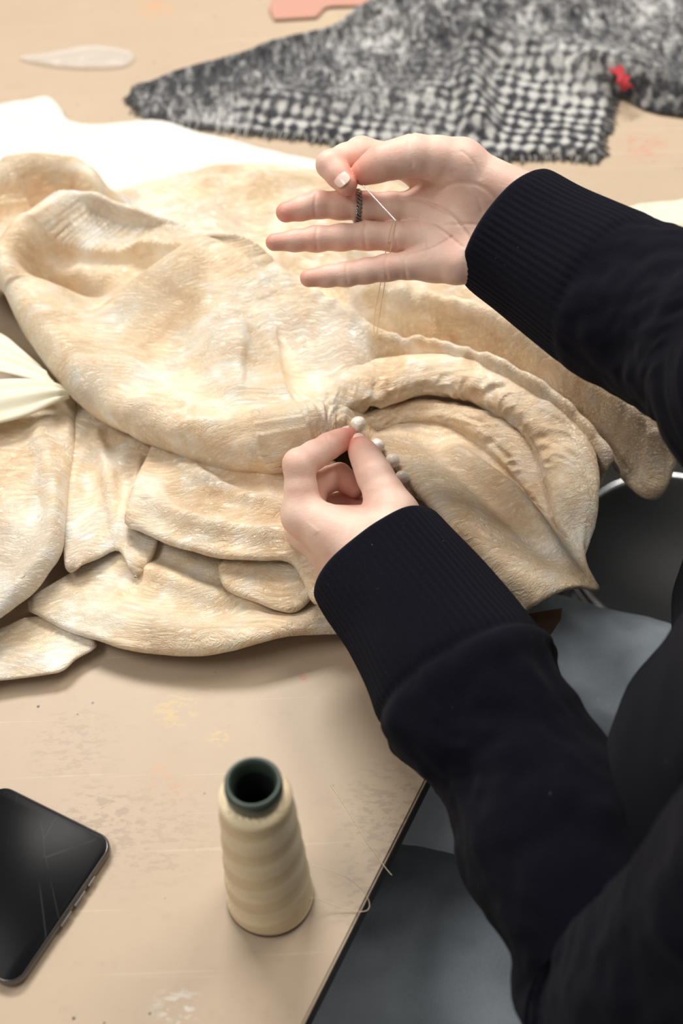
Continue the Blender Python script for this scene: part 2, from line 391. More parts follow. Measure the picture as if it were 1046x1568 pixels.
def ridges(X,Y,folds,p=5,bl=0):
    acc=np.zeros_like(X); pl=np.zeros_like(X)
    for C,H,wl,wr,al,ar,pleat in folds:
        dd,side,arc,sv,_,_=polydist(X,Y,C[:,:2],False,C[:,2])
        def pr(mode,w):
            t=np.clip(dd/w,0,1)
            if mode=='r': return np.sqrt(np.maximum(1-t*t,0))
            if mode=='f': return 1-.5*np.clip((dd-w)/w,0,1)
            return .5+.5*np.cos(math.pi*t)
        sf=np.clip(side/(dd+1e-6),-1,1)*.5+.5; sf=sf*sf*(3-2*sf)
        prof=pr(ar,wr)*(1-sf)+pr(al,wl)*sf
        if pleat:
            am,wlen=pleat; sg=np.where(side>0,dd,-dd)
            pl+=am*(1-2.4*np.abs(fbm(arc/wlen*.8+sg*8,sg*18,H*50,2)))*np.clip(prof*1.5-.15,0,1)
        acc+=np.maximum(H*sv*prof,0)**p
    R=acc**(1/p)
    return (gblur(R,bl) if bl else R),(gblur(pl,1.0) if bl else pl)
def panel(name,outline,z0,folds=(),roll=.008,mat=None,res=.002,amp=1.0,a=.6,post=None,sm=4,zf=None,bl=1.5):
    O=[]
    for p in outline:
        u,v=p[0],p[1]; z=p[2] if len(p)>2 else z0; s=p[3] if len(p)>3 else 1.0
        w=W(u,v,TZ+z-roll*s); O.append((w[0],w[1],0,s))
    def hf(X,Y,d,ins,r):
        h=np.full(X.shape,z0,np.float32) if zf is None else zf(X,Y,d)
        if folds:
            R,pl=ridges(X,Y,folds,5,bl); h=(h**5+R**5)**.2+pl
        h=h+crinkle(X,Y,amp,a)
        if post: h=post(X,Y,h,d)
        return X,Y,TZ+h
    o,V=sheet(name,O,hf,res,mat or BROC,garment,.0011,sm,roll)
    ALLV.append(V); return o

# lower layers, bottom to top
panel('hem_corner',[(-90,985),(0,965),(40,948),(80,950),(150,985),(118,1012),(96,1031),(60,1038),(0,1046),(-90,1062)],.011,roll=.0020,a=.2,amp=.5)
panel('lower_sheet',[(40,928),(90,890),(160,850),(260,800),(400,790),(560,820),(620,930),(560,965),(522,972),(440,986),(370,1003),(300,1010),(225,1004),(185,996),(150,984),(105,968),(60,945)],.020,
  [mkfold([(110,925,.6),(250,962),(380,968),(520,940,.8)],.032,.05,.03,'s','s'),mkfold([(190,860,.8),(300,900),(400,930,.7)],.030,.03,.02)],roll=.0040,a=.3,amp=.8)
panel('small_fold',[(335,868),(345,855),(480,840),(520,900),(482,915),(465,930),(447,938),(420,932),(395,922),(345,903)],.036,roll=.0040,a=.2,amp=.6)
panel('left_panel',[(-90,600),(40,600),(110,600,.035),(118,640),(116,700),(108,750),(103,800),(97,850),(78,882),(48,915),(0,947),(-90,985)],.040,
  [mkfold([(60,650,.8),(80,740),(70,830),(20,910,.8)],.050,.03,.03),mkfold([(-60,760,.8),(0,800),(50,840,.8)],.048,.04,.03)],roll=.009,a=.9)
panel('middle_panel',[(90,640),(112,600),(240,640),(250,760),(240,835),(222,866),(205,884),(192,860),(176,842),(140,860),(102,874),(95,800)],.034,
  [mkfold([(150,660,.8),(170,740),(178,820,.8)],.046,.015,.02),mkfold([(215,700,.8),(200,780),(205,860,.7)],.048,.012,.015)],roll=.0030,a=1.2,amp=.9)
panel('folded_band',[(236,676),(250,660),(450,690),(540,740),(540,900),(490,925),(474,915),(458,880),(440,864),(400,862),(340,858),(290,846),(250,832),(215,815),(192,806),(196,780),(208,740)],.050,
  [mkfold([(230,770,.8),(320,800),(430,820,.9)],.060,.02,.03),mkfold([(260,700,.8),(340,740),(440,780,.9)],.058,.015,.022)],roll=.0042,a=.1)

pinch=W(500,655,TZ+.09)[:2]
pocket=W(98,440,TZ+.05)[:2]
MF=[mkfold([(-90,345),(0,418),(45,490),(95,555),(165,603),(225,632),(330,664),(410,676),(470,662)],.085,.13,.03,'s','f'),
 mkfold([(440,668,.9),(480,652,.95),(515,642,.85),(540,645,.6)],.092,.06,.05,'s','s'),
 mkfold([(150,500,.7),(205,440,.85),(260,398),(312,376),(365,376),(420,400),(470,450,.85),(540,500,.75)],.094,.040,.12,'s','s'),
 mkfold([(420,640,.9),(385,560,.95),(350,480,.95),(320,400,.9)],.090,.09,.07),
 mkfold([(-5,450,.85),(10,385),(42,332),(80,303),(120,298),(190,318),(260,336),(330,366,.9),(380,390,.85)],.103,.028,.038,'r','s'),
 mkfold([(-90,330),(-20,262),(40,242),(100,244),(140,262),(172,300,.7)],.100,.030,.040,'r','s'),
 mkfold([(180,300,.7),(280,286),(400,280),(500,292),(600,350,.8)],.045,.03,.05,'s','s'),
 mkfold([(440,410,.6),(520,425,.8),(620,440),(720,462),(800,510),(850,548),(930,600),(1060,655),(1200,700)],.088,.045,.028,'s','s',(.0018,.016)),
 mkfold([(480,470,.7),(540,488,.85),(600,505),(690,525),(770,555),(850,600),(905,650,.9),(940,700,.7)],.086,.022,.026,'s','s',(.0020,.012)),
 mkfold([(420,340,.6),(460,400),(520,420,.7)],.07,.04,.04)]
def mpost(X,Y,h,d):
    dx,dy=X-pinch[0],Y-pinch[1]; r=np.hypot(dx,dy); th=np.arctan2(dy,dx)+.5*vn(X*18,Y*18,2.5)
    cth,sth=np.cos(th),np.sin(th)
    h=h+.0032*(1-2.4*np.abs(fbm(cth*4.0,sth*4.0,r*14,2)))*np.clip(r/.02,0,1)*np.exp(-(r/.07)**2)
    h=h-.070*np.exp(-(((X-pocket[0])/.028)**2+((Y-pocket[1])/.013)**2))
    h=np.maximum(h,.012)
    e=-((X-eA[0])*en[0]+(Y-eA[1])*en[1]); tail=np.clip((Y-.70)/.05,0,1)
    return gblur(h,.8)-tail*np.clip(e-.03,0,1)*.35
z=.085
xr=W(545,680,TZ+.05)[0]
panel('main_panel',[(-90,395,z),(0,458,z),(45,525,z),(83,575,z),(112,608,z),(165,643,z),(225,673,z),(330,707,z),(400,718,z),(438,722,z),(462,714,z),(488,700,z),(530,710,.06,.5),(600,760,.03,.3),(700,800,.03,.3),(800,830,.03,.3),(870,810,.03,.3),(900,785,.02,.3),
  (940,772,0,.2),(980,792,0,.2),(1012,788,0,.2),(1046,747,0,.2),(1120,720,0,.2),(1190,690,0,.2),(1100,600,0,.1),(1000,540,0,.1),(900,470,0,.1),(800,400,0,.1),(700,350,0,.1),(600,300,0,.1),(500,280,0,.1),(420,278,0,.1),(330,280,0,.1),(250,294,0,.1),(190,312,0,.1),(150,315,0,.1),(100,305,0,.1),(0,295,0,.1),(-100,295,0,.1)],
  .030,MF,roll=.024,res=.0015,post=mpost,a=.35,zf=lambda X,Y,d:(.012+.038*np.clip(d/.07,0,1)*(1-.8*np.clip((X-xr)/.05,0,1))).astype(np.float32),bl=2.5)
# cuff panel with the buttoned edge
FF=[mkfold([(575,690,.9),(640,735),(710,800),(790,865),(870,905,.9)],.074,.085,.06,'s','s'),mkfold([(700,690,.8),(780,740),(830,800),(870,870,.8)],.066,.03,.04,'s','s')]
panel('cuff_panel',[(548,664,.062),(580,692,.064),(602,722,.062),(625,756,.060),(660,805,.055),(700,858,.05),(740,908,.05),(777,949,.05),(812,943,.05),(850,933,.05),(885,921,.05),(908,915,.05),(919,903,.05),(911,880,.05),(900,850,.05),(888,800,.04),(872,750,.03),(830,700,.03),(780,660,.03),(700,640,.03),(640,632,.030),(590,634,.034),(552,642,.045)],
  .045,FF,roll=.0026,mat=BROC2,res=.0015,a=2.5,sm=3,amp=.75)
# gathered rolls
def tube_roll(name,path,mat,amp0=.002,fr=75,NT=140,seed=0):
    P=catmull([np.append(W(u,v,TZ+z),[r,fl]) for u,v,z,r,fl in path],12); C=P[:,:3]
    seg=np.r_[0,np.cumsum(np.linalg.norm(np.diff(C,axis=0),axis=1))]; mN=int(seg[-1]/.0011); ss=np.linspace(0,seg[-1],mN); P=np.stack([np.interp(ss,seg,P[:,i]) for i in range(5)],1); C=P[:,:3]
    T=np.gradient(C,axis=0); T/=np.linalg.norm(T,axis=1)[:,None]; k=9; Tp=np.pad(T,((k,k),(0,0)),mode='edge'); T=np.stack([Tp[i:i+2*k+1].mean(0) for i in range(mN)]); T/=np.linalg.norm(T,axis=1)[:,None]
    sd=np.cross(T,[0,0,1]); sd/=np.linalg.norm(sd,axis=1)[:,None]; nb=np.cross(sd,T)
    th=np.linspace(0,2*math.pi,NT,endpoint=False); S,TH_=np.meshgrid(ss,th,indexing='ij')
    cx,cy=np.cos(TH_),np.sin(TH_)
    n1=fbm(S*fr+cx*1.5+cy*.7,cx*1.3+seed,cy*1.3,2)
    amp=amp0*np.clip(.5+.9*vn(S*24+seed,cx*1.2,cy*1.2),.1,1.2)
    w=amp*(1-2.4*np.abs(n1))+.0034*fbm(S*20+seed,cx*1.2,cy*1.2,2)
    R=P[:,3][:,None]+w*np.clip(P[:,3][:,None]/.016,0,1)
    V=C[:,None,:]+sd[:,None,:]*(R*cx)[:,:,None]+nb[:,None,:]*(R*cy*P[:,4][:,None])[:,:,None]
    V=V.reshape(-1,3); I=np.arange(mN*NT).reshape(mN,NT); J=np.roll(I,-1,1)
    F=np.stack([I[:-1],J[:-1],J[1:],I[1:]],-1).reshape(-1,4)
    o=mesh_obj(name,V,F,mat,garment); ALLV.append(V)
tube_roll('gathered_roll',[(450,680,.060,.004,.8),(468,662,.070,.011,.8),(492,638,.073,.015,.78),(525,610,.071,.018,.75),(572,588,.068,.0195,.75),(638,574,.066,.0205,.75),(705,576,.064,.0215,.75),(765,594,.062,.0225,.75),(818,626,.060,.0230,.75),(854,670,.056,.0230,.75),(872,725,.050,.023,.75),(878,780,.043,.020,.75),(880,828,.036,.013,.75),(884,865,.030,.004,.7)],BROC,.0027)
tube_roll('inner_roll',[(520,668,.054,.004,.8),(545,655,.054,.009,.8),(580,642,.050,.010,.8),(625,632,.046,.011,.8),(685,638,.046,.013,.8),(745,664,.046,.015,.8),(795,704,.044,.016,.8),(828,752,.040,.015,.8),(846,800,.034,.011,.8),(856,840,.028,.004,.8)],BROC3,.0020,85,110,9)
GV=np.concatenate(ALLV)
rel=GV-CAM; dep=rel@fwd; GU=CU+FPX*(rel@RT)/dep; GVv=CV-FPX*(rel@UP)/dep
def surf(u,v):
    m=(np.abs(GU-u)<4)&(np.abs(GVv-v)<4)
    if not m.any(): return W(u,v,TZ+.05)
    i=np.nonzero(m)[0]; return GV[i[np.argmin(dep[i])]]
def hflat(z0,amp,fr=20,edge=.006):
    def f(X,Y,d,ins,res):
        h=amp*(fbm(X*fr,Y*fr,4.4,3)+.6)*np.clip(d/.03,0,1)
        return X,Y,z0+np.maximum(h,0)+.001
    return f
m=N('brown_facing'); m.set('Base Color',m.ramp(m.noise(40,4),[(.3,(.16,.10,.06)),(.7,(.32,.22,.14))])); m.set('Roughness',.7); m.bump(m.noise(200,4),.002,.6)
sheet('facing',[W(700,930,TZ+.022),W(780,940,TZ+.022),W(862,925,TZ+.022),W(845,965,TZ+.022),W(825,990,TZ+.022),W(780,985,TZ+.022),W(700,985,TZ+.022)],hflat(TZ+.016,.006),.003,m.m,garment,.001,2)
def ribbon(name,top,bot,mat,parent):
    A=catmull([W(u,v,TZ+z) for u,v,z in top],8); B=catmull([W(u,v,TZ+z) for u,v,z in bot],8); n=min(len(A),len(B)); V=[];F=[]
    for i in range(n):
        for j in range(17):
            t=j/16; p=A[i]*(1-t)+B[i]*t; p=p+np.array([0,0,.004*math.sin(math.pi*t)+.0012*math.sin(t*14+i*.05)]); V.append(p)
    for i in range(n-1):
        for j in range(16): a=i*17+j; F.append([a,a+17,a+18,a+1])
    o=mesh_obj(name,V,F,mat,parent); s=o.modifiers.new('t','SOLIDIFY'); s.thickness=.0012; return o
ribbon('lining_strip_1',[(-60,590,.070),(0,583,.070),(50,583,.068),(88,590,.062),(108,603,.056)],[(-60,660,.060),(0,650,.060),(45,637,.060),(80,620,.058),(106,609,.054)],LINING,garment)
ribbon('lining_strip_2',[(-60,490,.06),(0,512,.06),(30,535,.06),(60,562,.055)],[(-60,560,.066),(0,572,.066),(35,580,.064),(88,594,.06)],LINING,garment)
# buttons
bt=[(549,649),(578,682),(601,706),(616,731),(628,754)]
BTN=N('pearl_fabric_button'); BTN.set('Base Color',BTN.ramp(BTN.noise(250,3),[(.35,(.84,.73,.59)),(.65,(.93,.88,.79))])); BTN.set('Roughness',.22); BTN.set('Coat Weight',.5); BTN.bump(BTN.noise(400,3),.0006,.7)
for i,(u,v) in enumerate(bt):
    p=surf(u,v+4); rb=(.0064,.0061,.0059,.0057,.0054)[i]; bm=bmesh.new(); bmesh.ops.create_icosphere(bm,subdivisions=4,radius=rb)
    dp=(p-CAM)@fwd; p=D3(u,v,dp-.006)
    for q in bm.verts:
        q.co*=1+.06*float(vn(np.array([q.co.x*300+i*7]),np.array([q.co.y*300]),np.array([q.co.z*300]))[0]); q.co.z*=.88
        if q.co.z<-.0035: q.co.x*=.5;q.co.y*=.5
        q.co+=Vector(p)
    me=bpy.data.meshes.new('button'); bm.to_mesh(me); bm.free(); me.materials.append(BTN.m)
    for pl_ in me.polygons: pl_.use_smooth=True
    link(bpy.data.objects.new('button_%d'%(i+1),me),garment)

# ------------------------------------------------------------------ other cloths on the table
def hcloth(z0,amp,fr,rnd=.01,extra=None):
    def f(X,Y,d,ins,res):
        g=np.sqrt(1-(1-np.clip(d/rnd,0,1))**2)
        h=(amp*(fbm(X*fr,Y*fr,6.6,3)+.9))
        if extra is not None: h=h+extra(X,Y)
        return X,Y,z0+.0032+np.maximum(h,.0005)*g
    return f
sheet('white_toile_fabric',[W(-90,175),W(0,163),(W(40,158)),W(74,152),W(95,170),W(108,190),W(150,196),W(190,192),W(225,188),W(262,192),W(300,205),W(350,218),W(420,238),W(490,252),W(520,290),W(300,300),W(150,330),W(-90,310)],hcloth(TZ,.0040,16),.003,TOILE)
def tw_extra(X,Y):
    h=np.zeros_like(X)
    for pts,H,w in (([(200,150),(300,120),(430,80),(560,45),(640,10)],.012,.02),([(725,85),(720,130),(735,200)],.018,.03),([(560,40),(700,60),(850,100),(1000,130)],.018,.05),([(640,10),(760,20),(900,5)],.02,.05),([(900,130),(1000,150),(1080,170)],.02,.03),([(300,150),(480,170),(700,150)],.008,.04)):
        C=catmull([W(u,v)[:2] for u,v in pts],3); dd,*_=polydist(X,Y,C); h+=H*(.5+.5*np.cos(math.pi*np.clip(dd/w,0,1)))
    return h
tweed=empty('grey_tweed_fabric')
TO=[W(198,150),W(230,140),W(300,118),W(380,95),W(450,70),W(560,40),W(640,0),W(720,-60),W(900,-90),W(1150,-90),W(1200,60),W(1200,190),W(1046,182),W(985,170),W(940,150),W(932,195),W(918,215),W(915,246),W(850,243),W(780,246),W(700,250),W(620,240),W(540,228),W(480,216),W(400,208),W(300,197),W(225,183)]
sheet('tweed_cloth',TO,hcloth(TZ,.005,14,.01,tw_extra),.004,TWEED,tweed,.002,2)
FR=simple('tweed_fringe',(.07,.07,.07),.95); FRW=simple('tweed_fringe_pale',(.35,.34,.32),.95)
TOc=catmull([p[:2] for p in TO[14:]+TO[:1]],24); sd,sl=[],[]
for i in range(0,len(TOc)-1):
    p=TOc[i]; t=TOc[min(i+1,len(TOc)-1)]-p; t/=np.linalg.norm(t)+1e-9; n=np.array([t[1],-t[0]])
    if n.dot(np.array([0,-1]))<0: n=-n
    L=.006*(.3+rs.rand()); j=(rs.rand(2)-.5)*.005
    s=[(p[0]-n[0]*.004,p[1]-n[1]*.004,TZ+.006),(p[0]+n[0]*L*.5,p[1]+n[1]*L*.5,TZ+.004),(p[0]+n[0]*L+j[0],p[1]+n[1]*L+j[1],TZ+.0015)]
    (sd if rs.rand()<.75 else sl).append(s)
curve_obj('fringe_dark',sd,.0008,FR,tweed); curve_obj('fringe_pale',sl,.0008,FRW,tweed)
sheet('cream_lining_fabric',[W(945,330),W(985,316),W(1046,312),W(1150,300),W(1200,340),W(1150,372),W(1046,362),W(955,352)],hcloth(TZ,.006,20),.003,LINING)
m=N('clear_plastic'); m.set('Base Color',(.8,.78,.74,1)); m.set('Roughness',.3); m.set('Alpha',.22); m.bump(m.noise(60,3),.003,.8)
sheet('plastic_scrap',[W(30,90),W(80,84),W(150,74),W(205,85),W(190,105),W(120,108),W(60,101)],hcloth(TZ,.003,30,.006),.003,m.m)
sheet('pink_pattern_paper',[W(412,18),W(418,0),W(520,-8),W(610,-8),W(600,10),W(500,14),W(485,30),W(420,34)],hcloth(TZ,.001,10,.004),.004,simple('pink_paper',(.52,.27,.20),.7),None,.0012,1)
# red ribbon scrap on the tweed
RED=simple('red_cotton',(.40,.02,.03),.7)
P=catmull([W(940,104,TZ+.033),W(952,112,TZ+.038),W(955,126,TZ+.034),W(962,136,TZ+.028)],6); V=[];F=[]
for i,p in enumerate(P):
    for j in range(5): V.append(p+np.array([.006*(j-2)/2*(1+.3*math.sin(i*.8)),.003*(j-2)/2,.002*math.sin(j*2+i*.5)]))
for i in range(len(P)-1):
    for j in range(4): a=i*5+j; F.append([a,a+5,a+6,a+1])
o=mesh_obj('red_ribbon_scrap',V,F,RED); o.modifiers.new('t','SOLIDIFY').thickness=.002

# ------------------------------------------------------------------ thread cone
spool=empty('thread_cone')
sb=W(414,1372)
def revolve(name,prof,mat,parent,base,n=96,fn=None):
    V=[];F=[]
    for (r,z) in prof:
        for j in range(n):
            a=2*math.pi*j/n; rr=r+(fn(a,z) if fn else 0); V.append((base[0]+rr*math.cos(a),base[1]+rr*math.sin(a),base[2]+z))
    for i in range(len(prof)-1):
        for j in range(n): k=(j+1)%n; F.append([i*n+j,i*n+k,(i+1)*n+k,(i+1)*n+j])
    return mesh_obj(name,V,F,mat,parent)
m=N('cream_thread_winding')
v=m.co((1,1,1)); sx=m.n('ShaderNodeSeparateXYZ'); m.l(v,sx.inputs[0])
zz=m.math('ADD',sx.outputs[2],m.math('MULTIPLY',sx.outputs[0],-.22))
w1=m.math('SINE',m.math('MULTIPLY',zz,2*math.pi/.030)); w2=m.math('SINE',m.math('MULTIPLY',m.math('SUBTRACT',sx.outputs[2],m.math('MULTIPLY',sx.outputs[0],.3)),2*math.pi/.0011))
w3=m.math('SINE',m.math('MULTIPLY',m.math('ADD',sx.outputs[2],m.math('MULTIPLY',sx.outputs[0],.3)),2*math.pi/.0013))
m.set('Base Color',m.ramp(m.math('ADD',m.math('MULTIPLY',w1,.5),.5),[(.20,(.80,.62,.37)),(.45,(.93,.76,.49)),(.6,(.95,.79,.52))])); m.set('Roughness',.5); m.set('Sheen Weight',.2)  # darker diagonal bands are shadows on the cone, painted into the colour
m.bump(m.math('ADD',w2,w3),.0005,.5); THR=m.m
H=.141; prof=[(.0265,.004)]
for i in range(60):
    t=i/59; z=.004+t*(H-.010); r=.0290-.0065*t+.0006*math.sin(z*2*math.pi/.027)*(1-.4*t); prof.append((r,z))
for a in np.linspace(.15,math.pi/2,8): prof.append((.0225-.0048*(1-math.cos(a)),H-.006+.005*math.sin(a)))
prof.append((.0155,H-.0005))
revolve('thread_winding',prof,THR,spool,sb,128)
GRN=simple('dark_green_plastic',(.045,.065,.050),.35); BRN=simple('brown_cardboard_base',(.10,.06,.04),.6)
revolve('tube',[(.0150,.0),(.0150,.002),(.0130,.01),(.0128,H-.004),(.0150,H-.002),(.0172,H+.001),(.0176,H+.008),(.0172,H+.0125),(.0160,H+.0140),(.0146,H+.0136),(.0134,H+.011),(.0125,H+.004),(.0118,H-.02),(.0118,.004)],GRN,spool,sb)
revolve('tube_inside',[(.0122,H+.003),(.0114,H-.02),(.0114,.003),(.001,.003)],simple('tube_bore',(.006,.008,.007),.7),spool,sb)
revolve('base_flange',[(.012,.0005),(.0285,.0005),(.0295,.0015),(.0295,.0035),(.028,.0045),(.012,.0045)],BRN,spool,sb)
TH=simple('thread_fibre',(.84,.72,.50),.6)
loose=[[tuple(W(u,v,TZ+z)) for u,v,z in ((478,1325,.03),(510,1332,.03),(545,1350,.012),(568,1378,.002),(566,1398,.001),(540,1395,.001),(500,1382,.006),(478,1372,.012),(462,1380,.018),(430,1398,.012),(400,1408,.003))],
       [tuple(W(u,v,TZ+.0006)) for u,v in ((505,1200),(540,1250),(560,1290),(572,1300),(590,1330),(600,1340))]]
curve_obj('loose_thread',loose,.00022,TH,spool)

# ------------------------------------------------------------------ phone
phone=empty('smartphone')
pc=W(181,1295); e1=W(0,1205)-pc; e1/=np.linalg.norm(e1); e2=np.cross(np.array([0,0,1.0]),e1); 
if (W(25,1490)-pc).dot(e2)<0: e2=-e2
PLn=float((W(-2,1507)-pc).dot(e2)); PW=.100
def rr(inset,z,rad,n=12):
    L=[]; 
    for cx,cy,a0 in ((rad,rad,math.pi),(PW-rad,rad,1.5*math.pi),(PW-rad,PLn-rad,0),(rad,PLn-rad,.5*math.pi)):
        for i in range(n+1):
            a=a0+i/n*math.pi/2; L.append(pc+e1*(cx+(rad-inset)*math.cos(a))+e2*(cy+(rad-inset)*math.sin(a))+np.array([0,0,z]))
    return L
def ringstack(name,spec,mat,cap0=True,cap1=True):
    V=[];F=[];n=None
    for ins,z in spec:
        R=rr(ins,z,.0125); n=len(R); V+=R
    for i in range(len(spec)-1):
        for j in range(n): k=(j+1)%n; F.append([i*n+j,i*n+k,(i+1)*n+k,(i+1)*n+j])
    if cap0: F.append(list(range(n))[::-1])
    if cap1: F.append(list(range((len(spec)-1)*n,len(spec)*n)))
    o=mesh_obj(name,V,F,mat,phone)
    bm=bmesh.new(); bm.from_mesh(o.data); bmesh.ops.recalc_face_normals(bm,faces=bm.faces[:]); bm.to_mesh(o.data); bm.free()
    md=o.modifiers.new('es','EDGE_SPLIT'); md.split_angle=math.radians(40); return o
ringstack('frame',[(.0025,.0005),(.0006,.0014),(0,.003),(0,.0062),(.0006,.0078),(.0014,.0084)],simple('phone_frame_steel',(.16,.15,.15),.28,.9))
m=N('cracked_glass')
vo=m.n('ShaderNodeTexVoronoi',feature='DISTANCE_TO_EDGE'); vo.inputs['Scale'].default_value=30; m.l(m.co((1,.35,1),(0,0,.9)),vo.inputs['Vector'])
ln=m.math('MULTIPLY',m.ramp(vo.outputs['Distance'],[(.002,1),(.005,0)]),m.ramp(m.noise(22,2),[(.45,0),(.55,1)]))
m.set('Base Color',m.mix(ln,(.005,.005,.006),(.035,.035,.038))); m.set('Roughness',.30); m.set('Specular IOR Level',.08)
ringstack('screen',[(.0016,.0083),(.0018,.0090),(.0026,.0094)],m.m)
BTM=simple('phone_button_metal',(.3,.29,.28),.3,1)
for i,(a,bq) in enumerate(((.028,.036),(.040,.052),(.056,.068))):
    c0=pc+e2*a-e1*.0006; c1=pc+e2*bq-e1*.0006
    curve_obj('side_button_%d'%(i+1),[tuple(c0+[0,0,.0048]),tuple((c0+c1)/2+[0,0,.0048]),tuple(c1+[0,0,.0048])],.0011,BTM,phone)

# ------------------------------------------------------------------ the seamstress
person=empty('seamstress')
def hand(name,palm,fingers,lo,hi,creases,bd,h=.0009):
    F=Fld(lo,hi,h); P=F.new()
    for a,b,r1,r2,k in palm: cap(F,P,a,b,r1,r2,k)
    out=P.copy()
    X,Y,Z=F.co(np.array([0,0,0]),F.n)
    for fg in fingers:
        G=F.new()
        for (a,ra),(b,rb) in zip(fg[:-1],fg[1:]):
            md=(a+b)/2; rm=(ra+rb)/2*.985
            cap(F,G,a,md,ra,rm,.004); cap(F,G,md,b,rm,rb,.004)
        m0=fg[0][0]; dist=np.sqrt((X-m0[0])**2+(Y-m0[1])**2+(Z-m0[2])**2)
        kk=.013*np.clip(1.25-dist/.034,.05,1)
        out=np.minimum(out,smin(P,G,kk))
    for pts,depth,wd in creases:
        C=catmull(pts,3)
        lo_,hi_=F.box(C.min(0),C.max(0),.02); x,y,z=F.co(lo_,hi_)
        sl=tuple(slice(lo_[i],hi_[i]) for i in range(3)); best=None
        for a,b in zip(C[:-1],C[1:]):
            u=(x-a[0])*RT[0]+(y-a[1])*RT[1]+(z-a[2])*RT[2]; v=(x-a[0])*UP[0]+(y-a[1])*UP[1]+(z-a[2])*UP[2]
            w=(x-a[0])*fwd[0]+(y-a[1])*fwd[1]+(z-a[2])*fwd[2]
            bu,bv=(b-a).dot(RT),(b-a).dot(UP); t=np.clip((u*bu+v*bv)/(bu*bu+bv*bv+1e-12),0,1)
            d2=(u-t*bu)**2+(v-t*bv)**2
            d2=np.where(w>.0,1.0,d2)
            best=d2 if best is None else np.minimum(best,d2)
        out[sl]+=depth*.75*np.exp(-best/(wd*wd))
    V,Fc=snets(F,out)
    o=mesh_obj(name,V,Fc,SKIN,person)
    red=np.zeros(len(V))
    for fg in fingers:
        tip=fg[-1][0]; red+=.80*np.exp(-((V-tip)**2).sum(1)/.014**2)
        for q,_ in fg[1:-1]: red+=.30*np.exp(-((V-q)**2).sum(1)/.011**2)
    red+=.18*fbm(V[:,0]*60,V[:,1]*60,V[:,2]*60,2)
    at=o.data.attributes.new('redness','FLOAT','POINT'); at.data.foreach_set('value',np.clip(red,0,1).astype(np.float32))
    return o
def nail(name,c,axis,normal,L,Wd,lift):
    axis=axis/np.linalg.norm(axis); normal=normal-axis*normal.dot(axis); normal/=np.linalg.norm(normal); s=np.cross(axis,normal)
    V=[];F=[];n=13
    for i in range(n):
        for j in range(n):
            a=-1+2*i/(n-1); b=-1+2*j/(n-1)
            aa=a*math.sqrt(1-b*b/2); bb=b*math.sqrt(1-a*a/2)
            aa=math.copysign(abs(aa)**.85,aa); bb=math.copysign(abs(bb)**.85,bb)
            p=c+axis*aa*L/2+s*bb*Wd/2+normal*(lift-.0022*bb*bb-.0006*aa*aa); V.append(p)
    for i in range(n-1):
        for j in range(n-1): a=i*n+j; F.append([a,a+n,a+n+1,a+1])
    o=mesh_obj(name,V,F,NAIL,person); md=o.modifiers.new('t','SOLIDIFY'); md.thickness=.0007; md.offset=0; return o

# right hand (far hand, pinching the needle)
B=1.03
q=lambda u,v,o=0.0:D3(u,v,B+o)
w0=[q(815,318,.004),q(812,345,.004),q(808,368,.004),q(800,388,.002)]
idx=[(q(650,258,.014),.0132),(q(553,233,.010),.0110),(q(506,252,-.010),.0098),(q(530,282,-.018),.0082)]
mid=[(q(645,320,.012),.0120),(q(556,316,.006),.0104),(q(486,313,.004),.0097),(q(438,325,.000),.0074)]
rng_=[(q(648,364,.008),.0114),(q(562,361,.002),.0100),(q(484,366,.000),.0089),(q(420,371,-.003),.0063)]
pin=[(q(662,402,.002),.0106),(q(592,410,-.002),.0094),(q(530,420,-.003),.0085),(q(473,426,-.004),.0065)]
thb=[(q(704,248,-.010),.0172),(q(634,238,-.018),.0146),(q(588,248,-.020),.0128),(q(557,264,-.015),.0092)]
palm=[(w0[0],idx[0][0],.019,.0125,.01),(w0[1],mid[0][0],.020,.0120,.01),(w0[2],rng_[0][0],.019,.0115,.01),(w0[3],pin[0][0],.017,.0112,.01),
      (q(800,312,.000),q(710,262,-.006),.021,.0190,.012),(q(770,385,-.002),q(700,403,-.005),.018,.0150,.012),
      (q(720,300,.0),q(680,380,.004),.016,.013,.014),(q(660,285,.012),q(665,400,.004),.011,.010,.01),
      (q(815,330,.006),q(920,395,.004),.022,.024,.012),(q(795,375,.004),q(900,430,.004),.019,.022,.012)]
cre=[([q(612,302),q(655,312),q(695,340),q(722,378),q(735,415)],.0016,.0011),([q(618,330),q(665,350),q(705,385)],.0012,.0010),([q(622,392),q(660,385),q(690,368)],.0010,.0009),
     ([q(548,298),q(545,318),q(548,336)],.0010,.0012),([q(484,300),q(482,318),q(484,336)],.0009,.0011),
     ([q(560,344),q(557,362),q(560,380)],.0010,.0012),([q(486,350),q(484,367),q(486,384)],.0009,.0011),
     ([q(592,394),q(589,410),q(592,428)],.0009,.0011),([q(532,404),q(530,420),q(532,436)],.0008,.0010),
     ([q(608,345),q(604,362),q(608,380)],.0012,.0013),([q(622,388),q(618,405),q(622,428)],.0010,.0012),
     ([q(628,218),q(622,242),q(628,268)],.0010,.0014),([q(690,275),q(720,300),q(735,330)],.0007,.0016),([q(780,300),q(800,318),q(812,345)],.0009,.0012),
     ([q(655,300),q(700,290),q(740,300),q(775,335)],.0010,.0014),([q(640,335),q(650,370),q(648,400)],.0007,.0010),([q(680,350),q(740,350),q(780,365)],.0006,.0010),([q(700,245),q(720,262),q(730,285)],.0007,.0010)]
allp=np.array([p for f in (idx,mid,rng_,pin,thb) for p,_ in f]+w0+[q(880,380),q(860,430)])
rh=hand('right_hand',palm,[idx,mid,rng_,pin,thb],allp.min(0)-.03,allp.max(0)+.03,cre,B)
